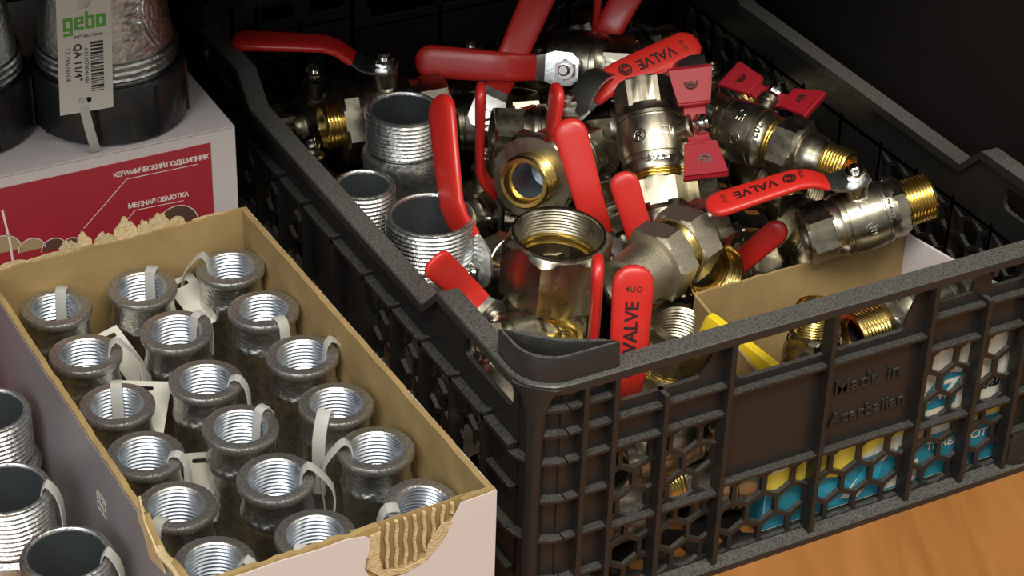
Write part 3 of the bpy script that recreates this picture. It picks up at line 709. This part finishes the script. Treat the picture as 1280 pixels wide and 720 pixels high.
g = G(); text(g, 'FITTASSTORE', 2.6, .06, mt_ @ M.Translation((19, 50.0, .8)), 1.15, .04)
rz = M.Rotation(-PI/2, 4, 'Z')
text(g, 'QA 11/4"', 6.2, .06, mt_ @ M.Translation((12, 33.5, .8)) @ rz, 1.02, .16); text(g, '17.185.00.04', 4.4, .06, mt_ @ M.Translation((5.6, 33, .8)) @ rz, .98, 0)
text(g, '4 013974041481', 3.6, .06, mt_ @ M.Translation((17.2, 30.5, .8)) @ rz, 1.0, 0)
part('black_print', g, 'blk', tgo)
g = G(); yb = 13.0; rr = random.Random(3)
while yb < 45:
    wb = rr.choice((.5, .5, .9, 1.4)); g.box((20, yb, .7), (28, yb+wb, .85), mt_); yb += wb + rr.choice((.5, .6, 1.0))
part('barcode', g, 'blk', tgo, 30)
g = G(); g.sweep([inv @ V(p) for p in [(-118, 352, 296), (-122, 335, 290), (-124.5, 328.5, 280), (-125, 329, 277)]], 6, 1.2, (1, 0, 0), 8, None, .4); part('strap', g, 'strap', bf); g = G()
g.sweep([inv @ V(p) for p in [(-131, 330.5, 216), (-130, 328.6, 206), (-128.5, 328.0, 195), (-126, 328.6, 182), (-124, 332, 177.5)]], 6, 1.2, (1, 0, 0), 8, None, .4); part('strap', g, 'strap', bf)

# ---------------------------------------------------------------- white box with crimson label
wb = thing('white_box', 'closed white paperboard box with crimson Cyrillic label, under the big black-nutted fittings', 'box')
x0, x1, y0, y1, zt = -300, -34, 331, 560, 175.5
g = G().box((x0, y0, 0), (x1, y1, zt-1)); part('box_body', g, 'white', wb, 30)
g = G().box((x0+1, y0-1, zt-1), (x1-1, y1, zt)); part('lid_flap', g, 'white', wb, 30)
g = G().box((x0, y0-.8, 4), (-51, y0, 166.5)); lb = part('printed_panel', g, 'label', wb, 30); lb['label'] = 'crimson printed panel with white Cyrillic lettering'
g = G()
text(g, 'КЕРАМИЧЕСКИЙ ПОДШИПНИК', 4.6, .05, mm((-84, 329.9, 158.0), XZ @ M.Rotation(-.02, 3, 'Z')), .82, .12)
text(g, 'МЕДНАЯ ОБМОТКА', 4.6, .05, mm((-87.5, 329.9, 134.0), XZ @ M.Rotation(-.02, 3, 'Z')), .86, .12)
def stroke(g, pts, w=.5, y=330.0):
    for a, b in zip(pts, pts[1:]):
        a = V((a[0], 0, a[1])); b = V((b[0], 0, b[1])); d = (b-a).normalized(); n = V((-d.z, 0, d.x))*w/2
        q = [a+n, a-n, b-n, b+n]; g.add([(p.x, y, p.z) for p in q], [(0, 1, 2, 3)])
stroke(g, [(-60.5, 153.5), (-107, 154.2), (-137, 126)]); stroke(g, [(-71, 129.6), (-103, 130.6), (-112, 122)])
part('white_lettering', g, 'wprint', lb)
g = G(); gb = G(); gtn = G()
def arc(cx, cz, r, a0=0, a1=180, n=14): return [(cx + r*math.cos(math.radians(a0+(a1-a0)*k/n)), cz + r*math.sin(math.radians(a0+(a1-a0)*k/n))) for k in range(n+1)]
gs = []
for cx, cz, r, which in ((-189, 122, 12, 1), (-171, 119, 8.5, 1), (-157, 116, 8, 0), (-146, 115, 6.5, 0), (-76, 113, 14, 0)):
    g = G(); stroke(g, arc(cx, cz, r), .6, 329.9); part('outline_drawing', g, 'wprint', lb)
    pts = arc(cx, cz, r); g = G(); g.add([(p[0], 330.05, p[1]) for p in pts], [tuple(range(len(pts)))[::-1]]); part('shaded_drawing', g, 'tan' if which else 'brown', lb)
g = G()
stroke(g, [(-186.5, 152), (-184, 128), (-183.5, 110)], 1.4, 329.9)
part('outline_drawing', g, 'wprint', lb)

# ---------------------------------------------------------------- open carton with couplings
cart = thing('open_carton', 'open cardboard carton full of galvanised couplings, torn white front and kraft inside', 'box', mm((-.202, -.025, 0), M.Rotation(.0279, 3, 'Z')))
BW, BD, BH = 173, 326, 130
def ragged(a, b, z, n, amp, seed):
    r = random.Random(seed); return [(a + (b-a)*k/n, z + (r.uniform(-amp, amp) if 0 < k < n else 0)) for k in range(n+1)]
def wall(name, y, xa, xb, top, th, mtx, mt, holes=(), parent=cart, bot=0):
    poly = [(xa, bot), (xb, bot)] + top[::-1]; g = G().plate(poly, list(holes), th, mtx); return part(name, g, mt, parent, 30)
mf = mm((0, 4, 0), XZ); mb = mm((0, BD, 0), XZ)
top_ = [p for p in ragged(0, BW, BH, 40, .9, 1) if p[0] < 104 or p[0] > 153]
k_ = [i for i, p in enumerate(top_) if p[0] < 104][-1] + 1
top_ = top_[:k_] + [(104.5, 130), (104.5, 103), (109, 97), (126, 97.5), (135, 103), (143, 114), (152, 123), (153, 129.5)] + top_[k_:]
wall('wall_panel', 0, 0, BW, top_, 3.2, mf, 'kraft'); wall('wall_panel', 0, 90, 160, ragged(90, 160, BH, 16, .6, 11), .6, mm((0, 4.5, 0), XZ), 'kraft')
wall('wall_panel', 0, 0, BW, ragged(0, BW, BH, 40, .7, 2), 3.6, mb, 'kraft')
ML = M(((0, 0, 1), (1, 0, 0), (0, 1, 0)))
ltop = ragged(4, BD-4, BH, 60, .9, 3)
ltop = [(a, b - (7*math.exp(-((a-42)/16)**2)) + (3 if 58 < a < 66 else 0)) for a, b in ltop]
wall('wall_panel', 0, 4, BD-4, ltop, 3.4, mm((.6, 0, 0), ML), 'kraft'); wall('wall_panel', 0, 4, BD-4, ragged(4, BD-4, BH, 50, .7, 4), 3.6, mm((BW-4, 0, 0), ML), 'kraft')
part('base_panel', G().box((1, 1, 0), (BW-1, BD-1, 3)), 'kraft', cart, 30)
# outer liners; the front one torn away in a patch
tear = [(152, 128.5), (150.5, 124), (147, 118), (143.5, 111), (139, 104), (133, 99), (127, 95.5), (119, 93.5), (111, 93), (104, 95), (98.5, 99), (96, 105), (97, 111), (99.5, 117), (100, 124), (97, 127)]
r_ = random.Random(9); tear = [(a + r_.uniform(-.6, .6), b + r_.uniform(-.6, .6)) for a, b in tear]
poly = [(0, 0), (BW, 0), (BW, BH-.4)] + [(BW-5, BH-1.2), (160, 128.6)] + tear + [(86, 128.8), (70, 128), (50, 129), (30, 128.2), (12, 129), (0, 128.6)]
lin = part('printed_liner', G().plate(poly, [], .7, mm((0, .8, 0), XZ)), 'carton', cart, 30); lin['label'] = 'pale outer liner with a torn patch showing corrugation'
part('printed_liner', G().plate([(0, 0), (BD, 0)] + [(a, b-1.5) for a, b in ltop[::-1]], [], .6, mm((0, 0, 0), ML)), 'grey', cart, 30)['label'] = 'grey printed outer liner'
part('printed_liner', G().box((BW-.4, 0, 0), (BW+.3, BD, BH-1)), 'carton', cart, 30)
# printed box pictogram on the grey side
g = G(); mi_ = mm((-.12, 0, 0), ML)
for a, b, c, d in ((122, 86, 136, 86.8), (122, 91, 136, 91.8), (122, 96, 136, 96.8), (122, 86, 122.8, 97), (135.2, 86, 136, 97), (126, 87, 126.6, 96), (131, 87, 131.6, 96), (120, 98.5, 134, 99.2)): g.box((a, b, -.1), (c, d, .05), mi_)
part('printed_pictogram', g, 'cream', cart, 30)
# exposed flutes
for k in range(9):
    x = 104.5 + k*5.4; zb = [103, 96, 95.5, 96, 99, 103, 110, 117, 122][k]
    pts = [V((x + .5*math.sin(z*.4+k), 2.4, z)) for z in [zb + (128.5-zb)*q/7 for q in range(8)]]
    part('exposed_flute', G().sweep(pts, [2.0]*8, 3.0, (1, 0, 0), 8, None, 1), 'kraft_torn', cart)
g = G()
for pts in ([(97, 105), (106, 96), (120, 94), (132, 98), (140, 106), (147, 118), (141, 119), (133, 108), (131, 99.5), (118, 97), (106, 101), (104, 112), (105, 127), (99.5, 126), (98, 113)],):
    g.plate(pts[::-1] if sum(pts[i][0]*pts[(i+1)%len(pts)][1]-pts[(i+1)%len(pts)][0]*pts[i][1] for i in range(len(pts))) < 0 else pts, [], .9, mm((0, .7, 0), XZ))
part('torn_edge', g, 'kraft_torn', cart, 30)
# torn paper flap on the left edge and frayed flakes on the back edge
g = G(); g.plate([(30, 118), (52, 112), (58, 124), (66, 128), (61, 146), (56, 133), (44, 127)], [], 1, mm((-1.6, 0, 0), ML)); part('torn_flap', g, 'kraft_torn', cart, 30)
g = G(); g.sweep([V((.5, 6, 128)), V((1.5, 20, 127)), V((.2, 34, 125)), V((1.2, 48, 122)), V((.4, 60, 126))], [5, 6, 5, 6, 2], [2.2, 3, 2.4, 3, 1], (1, 0, 0), 8, None, .7); part('torn_edge', g, 'kraft_torn', cart)
fr = random.Random(5)
for cx, w_, h_ in ((40, 26, 3), (56, 14, 9), (66, 10, 11), (78, 14, 9), (92, 16, 14), (104, 10, 10), (114, 16, 12), (126, 12, 6), (20, 20, 3), (150, 30, 1.5)):
    n = 9; pts = [(cx - w_/2, 127)] + [(cx + w_/2, 127)] + [(cx + w_/2 - w_*(k+.5)/n + fr.uniform(-.5, .5), 130 + h_*math.sin(PI*(k+.7)/(n+.4))**.6*fr.uniform(.65, 1)) for k in range(n)]
    part('torn_flake', G().plate(pts, [], 1.3, mm((0, BD + fr.uniform(-1.0, 1.0), 0), XZ) @ M.Translation((0, 128, 0)) @ M.Rotation(fr.uniform(-.25, .15), 4, 'X') @ M.Translation((0, -128, 0))), 'kraft_torn', cart, 30)

# ---------------------------------------------------------------- small printed carton inside the crate
sc = thing('small_carton', 'small open printed carton of brass valves behind the crate front, white and teal outside', 'box')
ax, bx_, ay, by, hz = 172, 352, 13.5, 108, 122
part('wall_panel', G().plate([(ax, 6), (bx_-20, 6), (bx_-20, hz+2)] + [(p[0], p[1]) for p in ragged(ax, bx_-20, hz, 24, .6, 8)[::-1]][1:], [], 2, mm((0, by, 0), XZ)), 'kraft', sc, 30)
part('wall_panel', G().plate([(ax, 6), (bx_, 6), (bx_, 110), (ax, 110)], [], 2, mm((0, ay+2, 0), XZ)), 'kraft', sc, 30)
part('wall_panel', G().plate([(ay, 6), (by, 6), (by, hz+2), (ay+30, hz+1), (ay, 128)], [], 2, mm((bx_+.5, 0, 0), M.Rotation(math.atan2(20, by-ay), 3, 'Z') @ ML)), 'carton', sc, 30)['label'] = 'cream inner face'
part('wall_panel', G().plate([(ay, 6), (by, 6), (by, hz), (ay, 106)], [], 2, mm((ax, 0, 0), ML)), 'kraft', sc, 30)
part('printed_side', G().box((ax-.5, ay, 6), (ax, by, 66)), 'teal', sc, 30)
part('base_panel', G().box((ax, ay, 5.5), (bx_-20, by, 7)), 'kraft', sc, 30)
pf = part('printed_face', G().plate([(ax, 6), (bx_, 6), (bx_, 110), (ax, 110)], [], .5, mm((0, ay, 0), XZ)), 'cream', sc, 30); pf['label'] = 'white and teal printed face with lettering'
def P2(pts, mt, d=.1):
    ar = sum(pts[i][0]*pts[(i+1)%len(pts)][1]-pts[(i+1)%len(pts)][0]*pts[i][1] for i in range(len(pts)))
    if ar < 0: pts = pts[::-1]
    return part('print_area', G().plate(pts, [], d, mm((0, ay-.5, 0), XZ)), mt, pf, 30)
P2([(ax, 6.5), (bx_, 6.5), (bx_, 41), (ax, 36)], 'teal')
P2([(ax, 36), (200, 37), (225, 30), (236, 38), (262, 48), (bx_, 41), (bx_, 46), (256, 54), (ax, 48)], 'yprint', .14)
P2([(203, 9), (226, 9), (236, 20), (230, 28), (208, 26)], 'cyan', .2)
P2([(228, 12), (262, 46), (262, 36), (242, 9)], 'cream', .24); P2([(236, 17), (256, 17), (258, 32), (244, 31)], 'cyan', .3); P2([(262, 8), (286, 8), (286, 24), (266, 20)], 'cream', .3); P2([(264, 22), (284, 27), (284, 31), (268, 28)], 'teal', .36)
g = G(); text(g, 'THREAD CITY', 8.4, .1, mm((317, ay-.95, 29.5), XZ @ M.Rotation(-.06, 3, 'Z')), 1.0, .05); text(g, 'A', 24, .1, mm((272, ay-.95, 42), XZ), 1, .6); part('white_lettering', g, 'cream', pf)
P2([(284, 60), (308, 60), (310, 82), (297, 86), (284, 74)], 'teal', .15)
g = G(); text(g, 'AZ', 18, .1, mm((297, ay-.8, 72), XZ @ M.Rotation(.02, 3, 'Z')), .9, .6); part('white_lettering', g, 'cream', pf)
g = G(); text(g, 'Stefan', 15, .1, mm((330, ay-.7, 68), XZ @ M.Rotation(.03, 3, 'Z') @ M(((1, .2, 0), (0, 1, 0), (0, 0, 1)))), .92, .35); part('black_lettering', g, 'blk', pf)
